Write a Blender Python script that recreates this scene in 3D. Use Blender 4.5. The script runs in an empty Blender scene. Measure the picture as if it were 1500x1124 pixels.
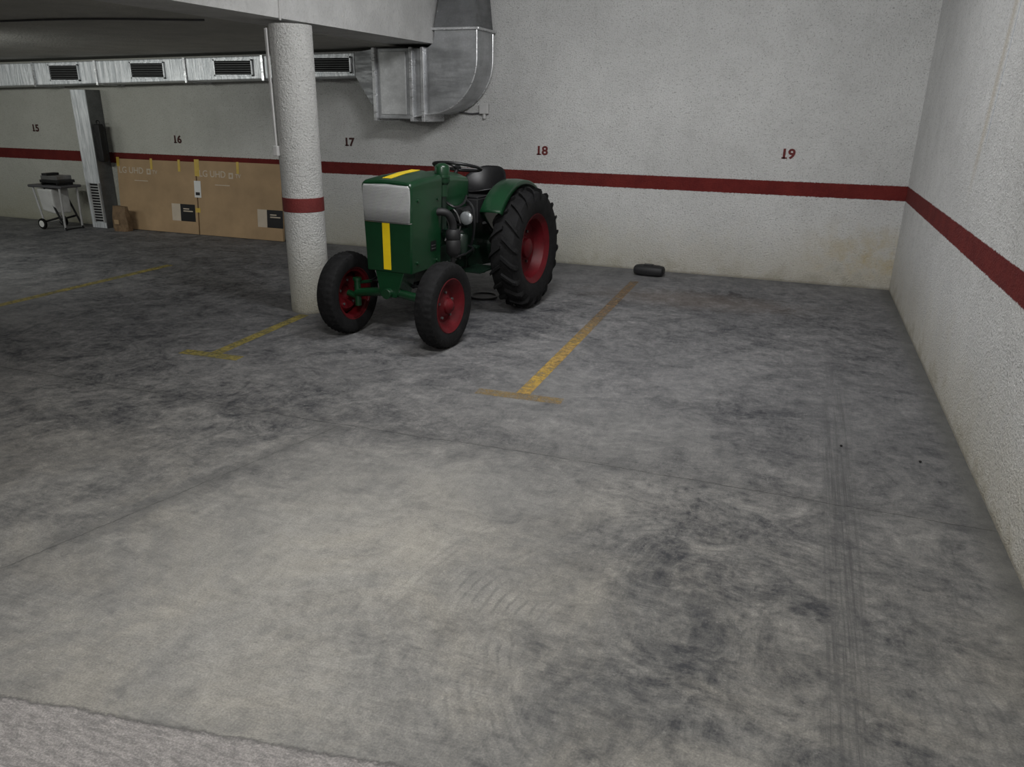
import bpy, bmesh, math, random
from mathutils import Vector, Matrix
random.seed(7)
SC=bpy.context.scene
COL=SC.collection
D=8.557; XR=1.008
# ------------------------------------------------------------------ materials
class NT:
    def __init__(s,name):
        s.m=bpy.data.materials.new(name); s.m.use_nodes=True; s.t=s.m.node_tree
        s.b=s.t.nodes['Principled BSDF']; s.out=s.t.nodes['Material Output']
    def n(s,ty,**k):
        x=s.t.nodes.new(ty)
        for a,b in k.items(): setattr(x,a,b)
        return x
    def link(s,a,b): s.t.links.new(a,b)
    def put(s,sock,v):
        if isinstance(v,bpy.types.NodeSocket): s.link(v,sock)
        elif isinstance(v,(tuple,list)) and len(v)==3 and sock.type=='RGBA': sock.default_value=(*v,1)
        else: sock.default_value=v
    def math(s,op,a,b=0.0,c=None,clamp=False):
        x=s.n('ShaderNodeMath',operation=op); x.use_clamp=clamp
        s.put(x.inputs[0],a); s.put(x.inputs[1],b)
        if c is not None: s.put(x.inputs[2],c)
        return x.outputs[0]
    def mix(s,f,a,b,bt='MIX'):
        x=s.n('ShaderNodeMix',data_type='RGBA',blend_type=bt)
        s.put(x.inputs[0],f); s.put(x.inputs[6],a); s.put(x.inputs[7],b)
        return x.outputs[2]
    def mr(s,v,a,b,c=0.0,d=1.0,smooth=True):
        x=s.n('ShaderNodeMapRange'); x.interpolation_type='SMOOTHSTEP' if smooth else 'LINEAR'
        s.put(x.inputs[0],v)
        for i,q in zip((1,2,3,4),(a,b,c,d)): s.put(x.inputs[i],q)
        return x.outputs[0]
    def pos(s): return s.n('ShaderNodeNewGeometry').outputs['Position']
    def obj(s): return s.n('ShaderNodeTexCoord').outputs['Object']
    def xyz(s,v):
        x=s.n('ShaderNodeSeparateXYZ'); s.link(v,x.inputs[0]); return x.outputs
    def mapv(s,v,scale=(1,1,1),rot=(0,0,0),loc=(0,0,0)):
        x=s.n('ShaderNodeMapping'); s.link(v,x.inputs[0])
        x.inputs['Scale'].default_value=scale; x.inputs['Rotation'].default_value=rot; x.inputs['Location'].default_value=loc
        return x.outputs[0]
    def noise(s,v,scale,detail=4,rough=.55,dist=0):
        x=s.n('ShaderNodeTexNoise'); s.link(v,x.inputs['Vector'])
        x.inputs['Scale'].default_value=scale; x.inputs['Detail'].default_value=detail
        x.inputs['Roughness'].default_value=rough; x.inputs['Distortion'].default_value=dist
        return x.outputs[0]
    def vor(s,v,scale,feat='F1'):
        x=s.n('ShaderNodeTexVoronoi',feature=feat); s.link(v,x.inputs['Vector']); x.inputs['Scale'].default_value=scale
        return x.outputs['Distance']
    def bump(s,h,strength,dist):
        x=s.n('ShaderNodeBump'); x.inputs['Strength'].default_value=strength; x.inputs['Distance'].default_value=dist
        s.put(x.inputs['Height'],h); s.link(x.outputs[0],s.b.inputs['Normal']); return x.outputs[0]
    def set(s,**k):
        for a,v in k.items():
            s.put(s.b.inputs[a.replace('_',' ')],v)
        return s

def simple(name,col,rough=.5,metal=0,coat=0,var=.12,scale=8,bump=0,bscale=60,spec=None):
    N=NT(name); o=N.obj()
    n=N.noise(o,scale,5,.6)
    f=N.mr(n,.3,.7,1-var*1.4,1+var,False)
    c=N.mix(1.0,col,(1,1,1),'MULTIPLY')
    x=N.n('ShaderNodeVectorMath',operation='SCALE'); N.link(c,x.inputs[0]); N.link(f,x.inputs['Scale'])
    N.link(x.outputs[0],N.b.inputs['Base Color'])
    N.set(Roughness=rough,Metallic=metal,Coat_Weight=coat)
    if spec is not None: N.set(Specular_IOR_Level=spec)
    if bump: N.bump(N.noise(o,bscale,3,.6),bump,.01)
    return N.m

def wall_mat(name,stripe=True,base=(.56,.56,.545),bs=.55,right=False):
    N=NT(name); p=N.pos(); X,Y,Z=N.xyz(p)
    big=N.noise(p,.7,4,.6); med=N.noise(p,5,6,.68); fine=N.noise(p,52,4,.75); sp=N.noise(p,75,3,.6)
    c=N.mix(N.mr(big,.35,.68),tuple(v*.86 for v in base),base)
    c=N.mix(N.math('MULTIPLY',N.mr(med,.42,.72),.22),c,(.43,.43,.415))
    c=N.mix(N.math('MULTIPLY',N.mr(sp,.52,.66),.50),c,(.33,.33,.315))
    c=N.mix(N.math('MULTIPLY',N.mr(sp,.65,.73),.6),c,(.14,.14,.135))
    h=N.math('ADD',Z,N.math('MULTIPLY',N.math('SUBTRACT',med,.5),.7))
    c=N.mix(N.mr(h,.02,.70,.5,0),c,(.48,.44,.34))
    c=N.mix(N.mr(h,-.08,.16,.7,0),c,(.36,.33,.25))
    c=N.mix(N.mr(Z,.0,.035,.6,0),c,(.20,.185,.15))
    if not right:
        a=N.math('MULTIPLY',N.mr(X,-.2,.8),N.math('MULTIPLY',N.mr(Z,.80,.3),N.mr(Z,.0,.2)))
        c=N.mix(N.math('MULTIPLY',a,N.mr(med,.35,.65,.0,.8)),c,(.53,.44,.26))
        l=N.mr(X,-5,-9)
        c=N.mix(N.math('MULTIPLY',l,.40),c,(.50,.50,.38))
        g=N.math('MULTIPLY',N.mr(Z,.9,.2),N.mr(X,-1.0,-2.5,.0,.35)); c=N.mix(N.math('MULTIPLY',g,.6),c,(.44,.45,.36))
    else:
        d=N.math('ABSOLUTE',N.math('SUBTRACT',N.math('ADD',Y,N.math('MULTIPLY',Z,.17)),5.80))
        e=N.math('MULTIPLY',N.mr(d,.0,.09,.55,0),N.mr(Z,1.1,1.6))
        c=N.mix(e,c,(.52,.46,.36))
        d2=N.math('ABSOLUTE',N.math('SUBTRACT',N.math('ADD',Y,N.math('MULTIPLY',Z,.17)),5.68))
        c=N.mix(N.math('MULTIPLY',N.mr(d2,.006,.014,.5,0),N.mr(Z,1.5,1.6)),c,(.36,.42,.50))
    if stripe:
        e=N.math('ADD',Z,N.math('MULTIPLY',N.math('SUBTRACT',fine,.5),.030))
        s=N.math('MULTIPLY',N.mr(e,.893,.899),N.mr(e,1.036,1.042,1,0))
        red=N.mix(N.mr(med,.3,.7),(.125,.014,.013),(.175,.022,.018))
        c=N.mix(s,c,red)
    N.set(Base_Color=c,Roughness=.88,Specular_IOR_Level=.3)
    hgt=N.math('ADD',N.math('MULTIPLY',fine,.8),N.math('MULTIPLY',sp,.6))
    N.bump(hgt,bs,.03)
    return N.m

def blob(N,X,Y,cx,cy,rx,ry,amp,w):
    dx=N.math('DIVIDE',N.math('SUBTRACT',X,cx),rx); dy=N.math('DIVIDE',N.math('SUBTRACT',Y,cy),ry)
    d=N.math('SQRT',N.math('ADD',N.math('MULTIPLY',dx,dx),N.math('MULTIPLY',dy,dy)))
    d=N.math('ADD',d,w)
    return N.mr(d,.2,1.4,amp,0)

def floor_mat():
    N=NT('worn_concrete'); p=N.pos(); X,Y,Z=N.xyz(p)
    n1=N.noise(p,1.3,10,.72,.8); n2=N.noise(N.mapv(p,loc=(3,7,0)),3.4,14,.80,.8); n3=N.noise(p,13,9,.82,.4)
    n4=N.noise(N.mapv(p,loc=(9,1,0)),7.5,12,.80,.7)
    gr=N.noise(p,150,3,.65); sw=N.noise(N.mapv(p,scale=(1.2,9,1),rot=(0,0,.45)),3.2,10,.80,2.4)
    sw2=N.noise(N.mapv(p,scale=(10,1.3,1),rot=(0,0,.35)),3.0,10,.80,2.0)
    w=N.math('ADD',N.math('MULTIPLY',N.math('SUBTRACT',n2,.5),2.2),N.math('MULTIPLY',N.math('SUBTRACT',n3,.5),1.4))
    f=N.math('MULTIPLY',N.math('SUBTRACT',n1,.5),.85)
    for q,a in ((n2,1.25),(n3,.80),(sw,.55),(n4,.85),(sw2,.40)): f=N.math('ADD',f,N.math('MULTIPLY',N.math('SUBTRACT',q,.5),a))
    f=N.math('ADD',f,.50)
    blobs=[(-1.30,2.05,.9,.85,.20),(-1.75,2.6,.8,.7,.10),(-.60,2.35,.9,.75,-.13),(-.45,1.75,.6,.4,-.08),(.15,2.4,.8,1.2,-.10),(-.2,3.0,.7,.4,-.05),  # stains; some blotches also paint the floor's light falloff into the colour
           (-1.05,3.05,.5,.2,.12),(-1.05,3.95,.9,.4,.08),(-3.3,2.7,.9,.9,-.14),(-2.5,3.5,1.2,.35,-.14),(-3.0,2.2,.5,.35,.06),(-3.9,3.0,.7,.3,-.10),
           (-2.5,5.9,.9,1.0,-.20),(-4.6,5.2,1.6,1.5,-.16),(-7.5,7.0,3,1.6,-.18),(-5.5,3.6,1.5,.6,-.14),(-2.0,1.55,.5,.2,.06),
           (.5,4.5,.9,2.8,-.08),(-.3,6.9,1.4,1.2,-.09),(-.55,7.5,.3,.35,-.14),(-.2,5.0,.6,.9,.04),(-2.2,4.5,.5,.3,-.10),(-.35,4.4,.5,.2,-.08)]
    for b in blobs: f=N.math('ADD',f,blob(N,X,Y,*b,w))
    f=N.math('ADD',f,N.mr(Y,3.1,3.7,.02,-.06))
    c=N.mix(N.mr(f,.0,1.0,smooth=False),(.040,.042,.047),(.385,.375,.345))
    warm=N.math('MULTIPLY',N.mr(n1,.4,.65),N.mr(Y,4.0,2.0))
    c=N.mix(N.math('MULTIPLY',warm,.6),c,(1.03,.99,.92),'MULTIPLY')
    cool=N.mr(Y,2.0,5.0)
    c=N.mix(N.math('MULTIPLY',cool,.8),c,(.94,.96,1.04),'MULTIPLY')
    rust=blob(N,X,Y,-.8,7.3,1.0,.35,.35,w); c=N.mix(rust,c,(.16,.11,.075))
    fl=N.noise(p,26,9,.85); c=N.mix(N.math('MULTIPLY',N.mr(fl,.56,.66),.32),c,(.48,.47,.44))
    c=N.mix(N.math('MULTIPLY',N.mr(fl,.44,.33),.42),c,(.045,.045,.05))
    c=N.mix(N.mr(gr,.3,.7,.36,0),c,(.05,.05,.052))
    # swirling scuffs left by turning tyres
    cxs,cys=-.05,2.1
    dx=N.math('SUBTRACT',X,cxs); dy=N.math('SUBTRACT',Y,cys)
    rr=N.math('SQRT',N.math('ADD',N.math('MULTIPLY',dx,dx),N.math('MULTIPLY',dy,dy)))
    rr=N.math('ADD',rr,N.math('MULTIPLY',n1,.12))
    arc=N.mr(N.math('SINE',N.math('MULTIPLY',rr,150)),.3,1.0)
    am=N.math('MULTIPLY',N.math('MULTIPLY',arc,N.mr(rr,.45,.75)),N.math('MULTIPLY',N.mr(rr,1.5,1.0),N.mr(n2,.48,.62)))
    c=N.mix(N.math('MULTIPLY',am,.35),c,(.05,.05,.053))
    jn=N.math('MULTIPLY',N.math('SUBTRACT',N.noise(p,3,4,.6),.5),.05)
    wob=N.math('MULTIPLY',N.math('SUBTRACT',N.noise(p,30,3,.6),.5),.020)
    jy=N.math('ADD',3.40,N.math('MULTIPLY',N.mr(X,-2.4,-.9),.05))
    dj=N.math('ABSOLUTE',N.math('ADD',N.math('SUBTRACT',Y,jy),N.math('ADD',jn,wob)))
    jm=N.math('MULTIPLY',N.mr(dj,.000,.006,.9,0),N.mr(n4,.38,.55,.1,.7))
    halo=N.mr(dj,.0,.13,.20,0)
    c=N.mix(halo,c,(.06,.06,.06)); c=N.mix(jm,c,(.025,.025,.025))
    lx=N.math('SUBTRACT',-2.26,N.math('MULTIPLY',N.math('SUBTRACT',3.40,Y),.256))
    dc=N.math('ABSOLUTE',N.math('ADD',N.math('SUBTRACT',X,lx),N.math('ADD',jn,wob)))
    yc=N.mr(Y,3.37,3.40,1,0)
    c=N.mix(N.math('MULTIPLY',N.mr(dc,.0,.12,.38,0),yc),c,(.07,.07,.07))
    cm=N.math('MULTIPLY',N.math('MULTIPLY',N.mr(dc,.000,.007,.45,0),yc),N.mr(n4,.35,.6,.1,1)); c=N.mix(cm,c,(.03,.03,.03))
    tx=N.math('SUBTRACT',X,N.math('ADD',.35,N.math('MULTIPLY',N.math('SUBTRACT',Y,2.2),.017)))
    tx=N.math('ADD',tx,N.math('MULTIPLY',N.math('SUBTRACT',N.noise(p,1.5,4,.6),.5),.04))
    band=N.mr(N.math('ABSOLUTE',tx),.03,.11,1,0)
    streak=N.noise(N.mapv(p,scale=(60,.9,1),rot=(0,0,.017)),1.0,6,.7)
    si=N.mr(streak,.42,.62)
    tr=N.math('MULTIPLY',N.math('MULTIPLY',band,N.math('ADD',.2,N.math('MULTIPLY',si,.7))),N.math('MULTIPLY',N.mr(Y,6.8,3.4),N.mr(n2,.35,.6,.2,.8)))
    c=N.mix(tr,c,(.05,.05,.053))
    se=N.math('ADD',N.math('ADD',1.20,N.math('MULTIPLY',N.math('ADD',X,2.09),.158)),N.math('MULTIPLY',N.math('SUBTRACT',n3,.5),.09))
    sd=N.math('SUBTRACT',se,Y)
    sm=N.mr(sd,-.003,.003)
    wv=N.noise(N.mapv(p,scale=(1,3.0,1),rot=(0,0,-.16)),16,9,.85,.4)
    sc=N.mix(N.mr(wv,.38,.62),(.20,.19,.185),(.40,.375,.36))
    sc=N.mix(N.mr(gr,.35,.65,.5,0),sc,(.11,.11,.105))
    c=N.mix(sm,c,sc)
    c=N.mix(N.mr(N.math('ABSOLUTE',sd),.001,.012,.45,0),c,(.06,.06,.06))
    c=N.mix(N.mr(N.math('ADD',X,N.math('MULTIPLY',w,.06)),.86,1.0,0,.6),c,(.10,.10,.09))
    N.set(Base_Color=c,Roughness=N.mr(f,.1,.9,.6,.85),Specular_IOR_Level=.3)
    h=N.math('ADD',N.math('MULTIPLY',n3,.9),N.math('MULTIPLY',gr,N.math('ADD',.4,N.math('MULTIPLY',sm,1.6))))
    h=N.math('ADD',h,N.math('MULTIPLY',sw,.8))
    h=N.math('SUBTRACT',h,N.math('MULTIPLY',N.math('MAXIMUM',jm,cm),1.0))
    N.bump(h,.6,.014)
    return N.m

def paint_line_mat(name,c1,c2,thr,dirt=(.10,.085,.06),soft=.2,fade=None):
    N=NT(name); p=N.pos(); X,Y,Z=N.xyz(p)
    n=N.noise(p,17,10,.85,.3); m=N.noise(p,2.6,4,.6); g=N.noise(p,90,3,.7)
    c=N.mix(N.mr(m,.4,.62),c1,c2)
    a=N.math('ADD',N.math('ADD',n,N.math('MULTIPLY',g,.35)),N.math('MULTIPLY',m,.2))
    if fade:
        k=N.mr(N.math('ADD',Y,N.math('MULTIPLY',N.math('SUBTRACT',n,.5),1.2)),fade[0],fade[1])
        c=N.mix(k,c,fade[2]); a=N.math('SUBTRACT',a,N.math('MULTIPLY',k,fade[3]))
    c=N.mix(N.mr(g,.40,.7,0,.6),c,dirt)
    N.set(Base_Color=c,Roughness=.7)
    a=N.mr(a,thr,thr+soft)
    t=N.n('ShaderNodeBsdfTransparent'); x=N.n('ShaderNodeMixShader')
    N.link(a,x.inputs[0]); N.link(t.outputs[0],x.inputs[1]); N.link(N.b.outputs[0],x.inputs[2]); N.link(x.outputs[0],N.out.inputs[0])
    return N.m

def galv(name,base=(.42,.43,.44),metal=.75,rough=.38):
    N=NT(name); o=N.pos()
    n=N.noise(o,3,5,.6); v=N.vor(o,45); k=N.noise(N.mapv(o,scale=(1,1,6)),4,4,.6)
    c=N.mix(N.mr(n,.3,.7),tuple(x*.7 for x in base),tuple(min(1,x*1.25) for x in base))
    c=N.mix(N.mr(v,.1,.6,0,.25),c,tuple(x*.6 for x in base))
    N.set(Base_Color=c,Metallic=metal,Roughness=N.mr(k,.3,.7,rough-.08,rough+.15))
    N.bump(N.noise(o,2.5,2,.5),.15,.05); return N.m

def foil():
    N=NT('foil_duct'); o=N.pos(); 
    a=N.noise(N.mapv(o,scale=(14,3,1.2)),1.6,5,.7,.4); n=N.noise(o,3,4,.6)
    c=N.mix(N.mr(a,.35,.65),(.50,.53,.55),(.93,.95,.97)); c=N.mix(N.mr(n,.4,.7,0,.4),c,(.55,.58,.6))
    N.set(Base_Color=c,Metallic=.25,Roughness=.35); N.bump(a,.5,.02); return N.m

def grille_mat():
    N=NT('chromed_mesh'); o=N.obj(); X,Y,Z=N.xyz(o)
    a=N.math('SINE',N.math('MULTIPLY',N.math('ADD',Y,N.math('MULTIPLY',Z,.6)),520)); b=N.math('SINE',N.math('MULTIPLY',N.math('SUBTRACT',Y,N.math('MULTIPLY',Z,.6)),520))
    m=N.mr(N.math('MULTIPLY',a,b),-.1,.4)
    c=N.mix(m,(.58,.59,.59),(.13,.135,.135))
    N.set(Base_Color=c,Metallic=.3,Roughness=.45); N.bump(m,.4,.003); return N.m

def plaster_ceiling(name,base):
    N=NT(name); p=N.pos(); m=N.noise(p,3,5,.6); f=N.noise(p,40,3,.6)
    c=N.mix(N.mr(m,.35,.65),tuple(v*.85 for v in base),base); c=N.mix(N.math('MULTIPLY',N.mr(f,.55,.7),.3),c,tuple(v*.6 for v in base))
    N.set(Base_Color=c,Roughness=.9); N.bump(f,.4,.02); return N.m

M={}
M['wall']=wall_mat('stippled_plaster_back',base=(.73,.73,.715),bs=.8)
M['wallr']=wall_mat('stippled_plaster_side',right=True,base=(.76,.76,.745),bs=.9)
M['wallp']=wall_mat('stippled_plaster_plain',base=(.6,.6,.585))
M['col']=wall_mat('column_plaster',base=(.72,.72,.70),bs=.8,stripe=False)
M['floor']=floor_mat()
M['ceil']=plaster_ceiling('ceiling_low',(.46,.455,.42))
M['ceilhi']=plaster_ceiling('ceiling_high',(.65,.65,.64))
M['beam']=plaster_ceiling('beam_plaster',(.60,.60,.59))
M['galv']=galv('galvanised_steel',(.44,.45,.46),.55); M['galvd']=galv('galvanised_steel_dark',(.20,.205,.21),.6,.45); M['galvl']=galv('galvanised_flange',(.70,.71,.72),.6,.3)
M['galvp']=galv('galvanised_panel',(.60,.61,.61),.35,.45)
M['foil']=foil()
M['redp']=simple('red_band_paint',(.15,.019,.017),.8,bump=.4,scale=5)
M['num']=simple('red_stencil_paint',(.13,.022,.02),.85,var=.3,scale=30)
M['numd']=simple('dark_stencil_paint',(.06,.018,.016),.85,var=.3,scale=30)
M['green']=simple('green_enamel',(.004,.034,.012),.32,0,.2,.15,4)
M['greend']=simple('green_enamel_grimy',(.003,.013,.007),.4,0,.15,.3,12)
M['yellow']=simple('yellow_enamel',(.78,.56,.01),.4,0,.1,.08)
M['rim']=simple('red_enamel',(.085,.002,.005),.5,0,0,.2,10,spec=.3)
M['rubber']=simple('black_rubber',(.007,.007,.0075),.8,var=.4,scale=14,bump=.3,spec=.25)
M['black']=simple('black_paint',(.006,.006,.007),.4,var=.2)
M['blackm']=simple('matt_black',(.008,.008,.009),.6,var=.2)
M['chrome']=simple('chrome',(.75,.75,.75),.15,1,0,.05)
M['glass']=simple('lamp_glass',(.35,.37,.38),.12,.5,.5,.05)
M['steel']=simple('dull_steel',(.22,.22,.22),.4,.8,0,.2)
M['steell']=simple('bright_steel',(.55,.55,.55),.4,.4,0,.1)
M['gmesh']=grille_mat()
M['card']=simple('cardboard',(.36,.245,.135),.8,var=.12,scale=2.5)
M['kraft']=simple('kraft_paper',(.17,.11,.06),.85,var=.25,scale=12,bump=.5,bscale=20)
M['print']=simple('pale_print',(.50,.43,.34),.8,var=.05)
M['tape']=simple('yellow_tape',(.55,.38,.06),.5,var=.1)
M['white']=simple('white_paper',(.65,.65,.63),.7,var=.05)
M['pvc']=simple('grey_plastic',(.50,.50,.49),.5,var=.1)
M['pvcd']=simple('dark_plastic',(.07,.07,.075),.5,var=.1)
M['dark']=simple('vent_interior',(.006,.006,.006),.9)
M['slat']=simple('vent_slat',(.12,.125,.125),.45,.3,0,.1)
M['l18']=paint_line_mat('orange_worn_line',(.52,.33,.045),(.40,.25,.06),.58,soft=.3,fade=(5.0,6.6,(.22,.14,.07),.02))
M['l18b']=paint_line_mat('faded_worn_line',(.33,.22,.07),(.26,.18,.08),.57,soft=.4)
M['l17']=paint_line_mat('olive_worn_line',(.25,.21,.05),(.33,.26,.05),.57,soft=.3)
M['lid']=simple('oily_plastic',(.02,.02,.021),.5,var=.3)

# ------------------------------------------------------------------ mesh builder
class MB:
    def __init__(s): s.v=[]; s.f=[]; s.mi=[]; s.mats=[]
    def mat(s,m):
        if m not in s.mats: s.mats.append(m)
        return s.mats.index(m)
    def add(s,vs,fs,m):
        k=len(s.v); i=s.mat(m); s.v+= [Vector(v) for v in vs]
        for f in fs: s.f.append([k+a for a in f]); s.mi.append(i)
        return s
    def box(s,x0,x1,y0,y1,z0,z1,m):
        vs=[(x0,y0,z0),(x1,y0,z0),(x1,y1,z0),(x0,y1,z0),(x0,y0,z1),(x1,y0,z1),(x1,y1,z1),(x0,y1,z1)]
        return s.add(vs,[(0,3,2,1),(4,5,6,7),(0,1,5,4),(1,2,6,5),(2,3,7,6),(3,0,4,7)],m)
    def hexa(s,pts,m):
        return s.add(pts,[(0,3,2,1),(4,5,6,7),(0,1,5,4),(1,2,6,5),(2,3,7,6),(3,0,4,7)],m)
    def tube(s,pts,r,m,seg=12,caps=True):
        pts=[Vector(p) for p in pts]; rs=r if isinstance(r,(list,tuple)) else [r]*len(pts)
        rings=[]; prev=None
        for i,p in enumerate(pts):
            t=(pts[min(i+1,len(pts)-1)]-pts[max(i-1,0)]).normalized()
            if prev is None:
                a=Vector((0,0,1)) if abs(t.z)<.9 else Vector((1,0,0)); n=t.cross(a).normalized()
            else: n=(prev-t*prev.dot(t)).normalized()
            prev=n; b=t.cross(n)
            rings.append([p+(n*math.cos(2*math.pi*j/seg)+b*math.sin(2*math.pi*j/seg))*rs[i] for j in range(seg)])
        vs=[v for R in rings for v in R]; fs=[]
        for i in range(len(pts)-1):
            for j in range(seg): fs.append((i*seg+j,i*seg+(j+1)%seg,(i+1)*seg+(j+1)%seg,(i+1)*seg+j))
        if caps: fs.append(tuple(reversed(range(seg)))); fs.append(tuple((len(pts)-1)*seg+j for j in range(seg)))
        return s.add(vs,fs,m)
    def cyl(s,a,b,r,m,seg=24): return s.tube([a,b],r,m,seg)
    def lathe(s,prof,m,c=(0,0,0),axis='y',seg=48,rf=None):
        vs=[];fs=[];n=len(prof); c=Vector(c)
        for j in range(seg):
            a=2*math.pi*j/seg
            for i,(r,h) in enumerate(prof):
                if rf: r=rf(i,j,r)
                if axis=='y': q=(r*math.cos(a),h,r*math.sin(a))
                elif axis=='z': q=(r*math.cos(a),r*math.sin(a),h)
                else: q=(h,r*math.cos(a),r*math.sin(a))
                vs.append(c+Vector(q))
        for j in range(seg):
            k=(j+1)%seg
            for i in range(n-1): fs.append((j*n+i,k*n+i,k*n+i+1,j*n+i+1))
        return s.add(vs,fs,m)
    def loft(s,secs,m,caps=True):
        n=len(secs[0]); vs=[v for S in secs for v in S]; fs=[]
        for i in range(len(secs)-1):
            for j in range(n): fs.append((i*n+j,i*n+(j+1)%n,(i+1)*n+(j+1)%n,(i+1)*n+j))
        if caps: fs.append(tuple(reversed(range(n)))); fs.append(tuple((len(secs)-1)*n+j for j in range(n)))
        return s.add(vs,fs,m)
    def build(s,name,parent=None,smooth=False,bevel=0,loc=None,rot=None,label=None,cat=None,kind=None,angle=40,solid=0,sub=0,bseg=2,group=None):
        me=bpy.data.meshes.new(name); me.from_pydata([tuple(v) for v in s.v],[],s.f)
        for m in s.mats: me.materials.append(m)
        for p,i in zip(me.polygons,s.mi): p.material_index=i
        bm=bmesh.new(); bm.from_mesh(me); bmesh.ops.remove_doubles(bm,verts=bm.verts,dist=1e-6); bmesh.ops.recalc_face_normals(bm,faces=bm.faces); bm.to_mesh(me); bm.free()
        if smooth:
            me.shade_smooth()
            try: me.set_sharp_from_angle(angle=math.radians(angle))
            except Exception: pass
        o=bpy.data.objects.new(name,me); COL.objects.link(o)
        if parent: o.parent=parent
        if loc: o.location=loc
        if rot: o.rotation_euler=rot
        if label: o['label']=label
        if cat: o['category']=cat
        if kind: o['kind']=kind
        if group: o['group']=group
        if solid:
            q=o.modifiers.new('s','SOLIDIFY'); q.thickness=solid; q.offset=0
        if sub:
            q=o.modifiers.new('u','SUBSURF'); q.levels=sub; q.render_levels=sub
        if bevel:
            q=o.modifiers.new('b','BEVEL'); q.width=bevel; q.segments=bseg; q.limit_method='ANGLE'; q.angle_limit=math.radians(35)
        return o
def empty(name,loc,label,cat,rot=(0,0,0),group=None):
    o=bpy.data.objects.new(name,None); o.empty_display_size=.1; COL.objects.link(o)
    o.location=loc; o.rotation_euler=rot; o['label']=label; o['category']=cat
    if group: o['group']=group
    return o
def smoothpts(P,n=6):
    P=[Vector(p) for p in P]; Q=[P[0]+(P[0]-P[1])]+P+[P[-1]+(P[-1]-P[-2])]; out=[]
    for i in range(1,len(Q)-2):
        for k in range(n):
            t=k/n; a,b,c,d=Q[i-1],Q[i],Q[i+1],Q[i+2]
            out.append(.5*((2*b)+(-a+c)*t+(2*a-5*b+4*c-d)*t*t+(-a+3*b-3*c+d)*t**3))
    out.append(P[-1]); return out
def textmesh(name,body,size,mat,extr=.001,off=0,parent=None,loc=(0,0,0),rot=(math.pi/2,0,0),label=None,cat=None,sx=1,align='LEFT',extra=None,group=None):
    cu=bpy.data.curves.new('tmp','FONT'); cu.body=body; cu.size=size; cu.extrude=extr; cu.offset=off; cu.align_x=align; cu.resolution_u=4
    t=bpy.data.objects.new('tmp',cu); COL.objects.link(t); bpy.context.view_layer.update()
    me=bpy.data.meshes.new_from_object(t.evaluated_get(bpy.context.evaluated_depsgraph_get()))
    bpy.data.objects.remove(t); me.name=name
    if extra:
        bm=bmesh.new(); bm.from_mesh(me)
        for (x0,x1,y0,y1) in extra:
            vs=[bm.verts.new(q) for q in [(x0,y0,extr),(x1,y0,extr),(x1,y1,extr),(x0,y1,extr)]]; bm.faces.new(vs)
        bm.to_mesh(me); bm.free()
    me.materials.clear(); me.materials.append(mat)
    o=bpy.data.objects.new(name,me); COL.objects.link(o); o.location=loc; o.rotation_euler=rot; o.scale=(sx,1,1)
    if parent: o.parent=parent
    if label: o['label']=label
    if cat: o['category']=cat
    if group: o['group']=group
    return o

# ------------------------------------------------------------------ room shell
XL=-14.0; YF=-4.0; ZH=3.30
T=.2
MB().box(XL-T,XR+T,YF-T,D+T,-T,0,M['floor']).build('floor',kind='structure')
MB().box(XL-T,XR+T,D,D+T,0,ZH+T,M['wall']).build('wall_back',kind='structure')
MB().box(XR,XR+T,YF,D,0,ZH+T,M['wallr']).build('wall_right',kind='structure')
MB().box(XL-T,XL,YF,D,0,ZH+T,M['wallp']).build('wall_left',kind='structure')
MB().box(XL-T,XR+T,YF-T,YF,0,ZH+T,M['wallp']).build('wall_front',kind='structure')
MB().box(-3.885,XR,YF,D,ZH,ZH+T,M['ceilhi']).build('ceiling',kind='structure')
MB().hexa([(XL,YF,2.17),(-4.40,YF,2.325),(-4.40,D,2.325),(XL,D,2.17),(XL,YF,3.5),(-4.40,YF,3.5),(-4.40,D,3.5),(XL,D,3.5)],M['ceil']).build('ceiling.001',kind='structure')
MB().hexa([(-4.40,YF,2.25),(-3.885,YF,2.25),(-3.885,D,2.35),(-4.40,D,2.35),(-4.40,YF,3.5),(-3.885,YF,3.5),(-3.885,D,3.5),(-4.40,D,3.5)],M['beam']).build('trim_1',kind='structure')

# ------------------------------------------------------------------ column
CX,CY,CR=-3.915,5.55,.168
col=empty('column',(CX,CY,0),'round white plastered concrete column with a dark red band','column')
MB().lathe([(0,0),(CR-.003,0),(CR,.02),(CR,2.292),(0,2.292)],M['col'],axis='z',seg=64).build('shaft',col,True)
MB().lathe([(CR,.862),(CR+.003,.864),(CR+.003,.975),(CR,.977)],M['redp'],axis='z',seg=64).build('painted_band',col,True,label='dark red painted band')
cd=empty('electrical_conduit',(-4.020,5.390,1.33),'white plastic conduit and small switch box fixed to the round column','conduit')
MB().tube([(0.0,0,.06),(-.002,0,.93)],.009,M['pvc'],10).build('conduit_pipe',cd,True)
MB().box(-.022,.022,-.025,.012,-.02,.06,M['pvc']).build('switch_box',cd,bevel=.006)
MB().tube([(-.026,.02,.10),(-.03,.02,.93)],.006,M['pvc'],8).build('cable',cd,True)
MB().tube(smoothpts([(-4.48,5.25,2.31),(-5.3,4.9,2.30),(-6.3,4.75,2.283),(-8.5,4.6,2.247),(-10.5,4.4,2.215)]),.008,M['pvcd'],8).build('electrical_cable',smooth=True,label='thin dark cable running across the low ceiling',cat='cable')
MB().tube([(-3.878,5.38,2.31),(-3.876,5.40,2.8),(-3.876,5.40,3.29)],.009,M['pvc'],8).build('electrical_cable',smooth=True,label='thin grey conduit running up the side of the beam',cat='cable')

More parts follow.
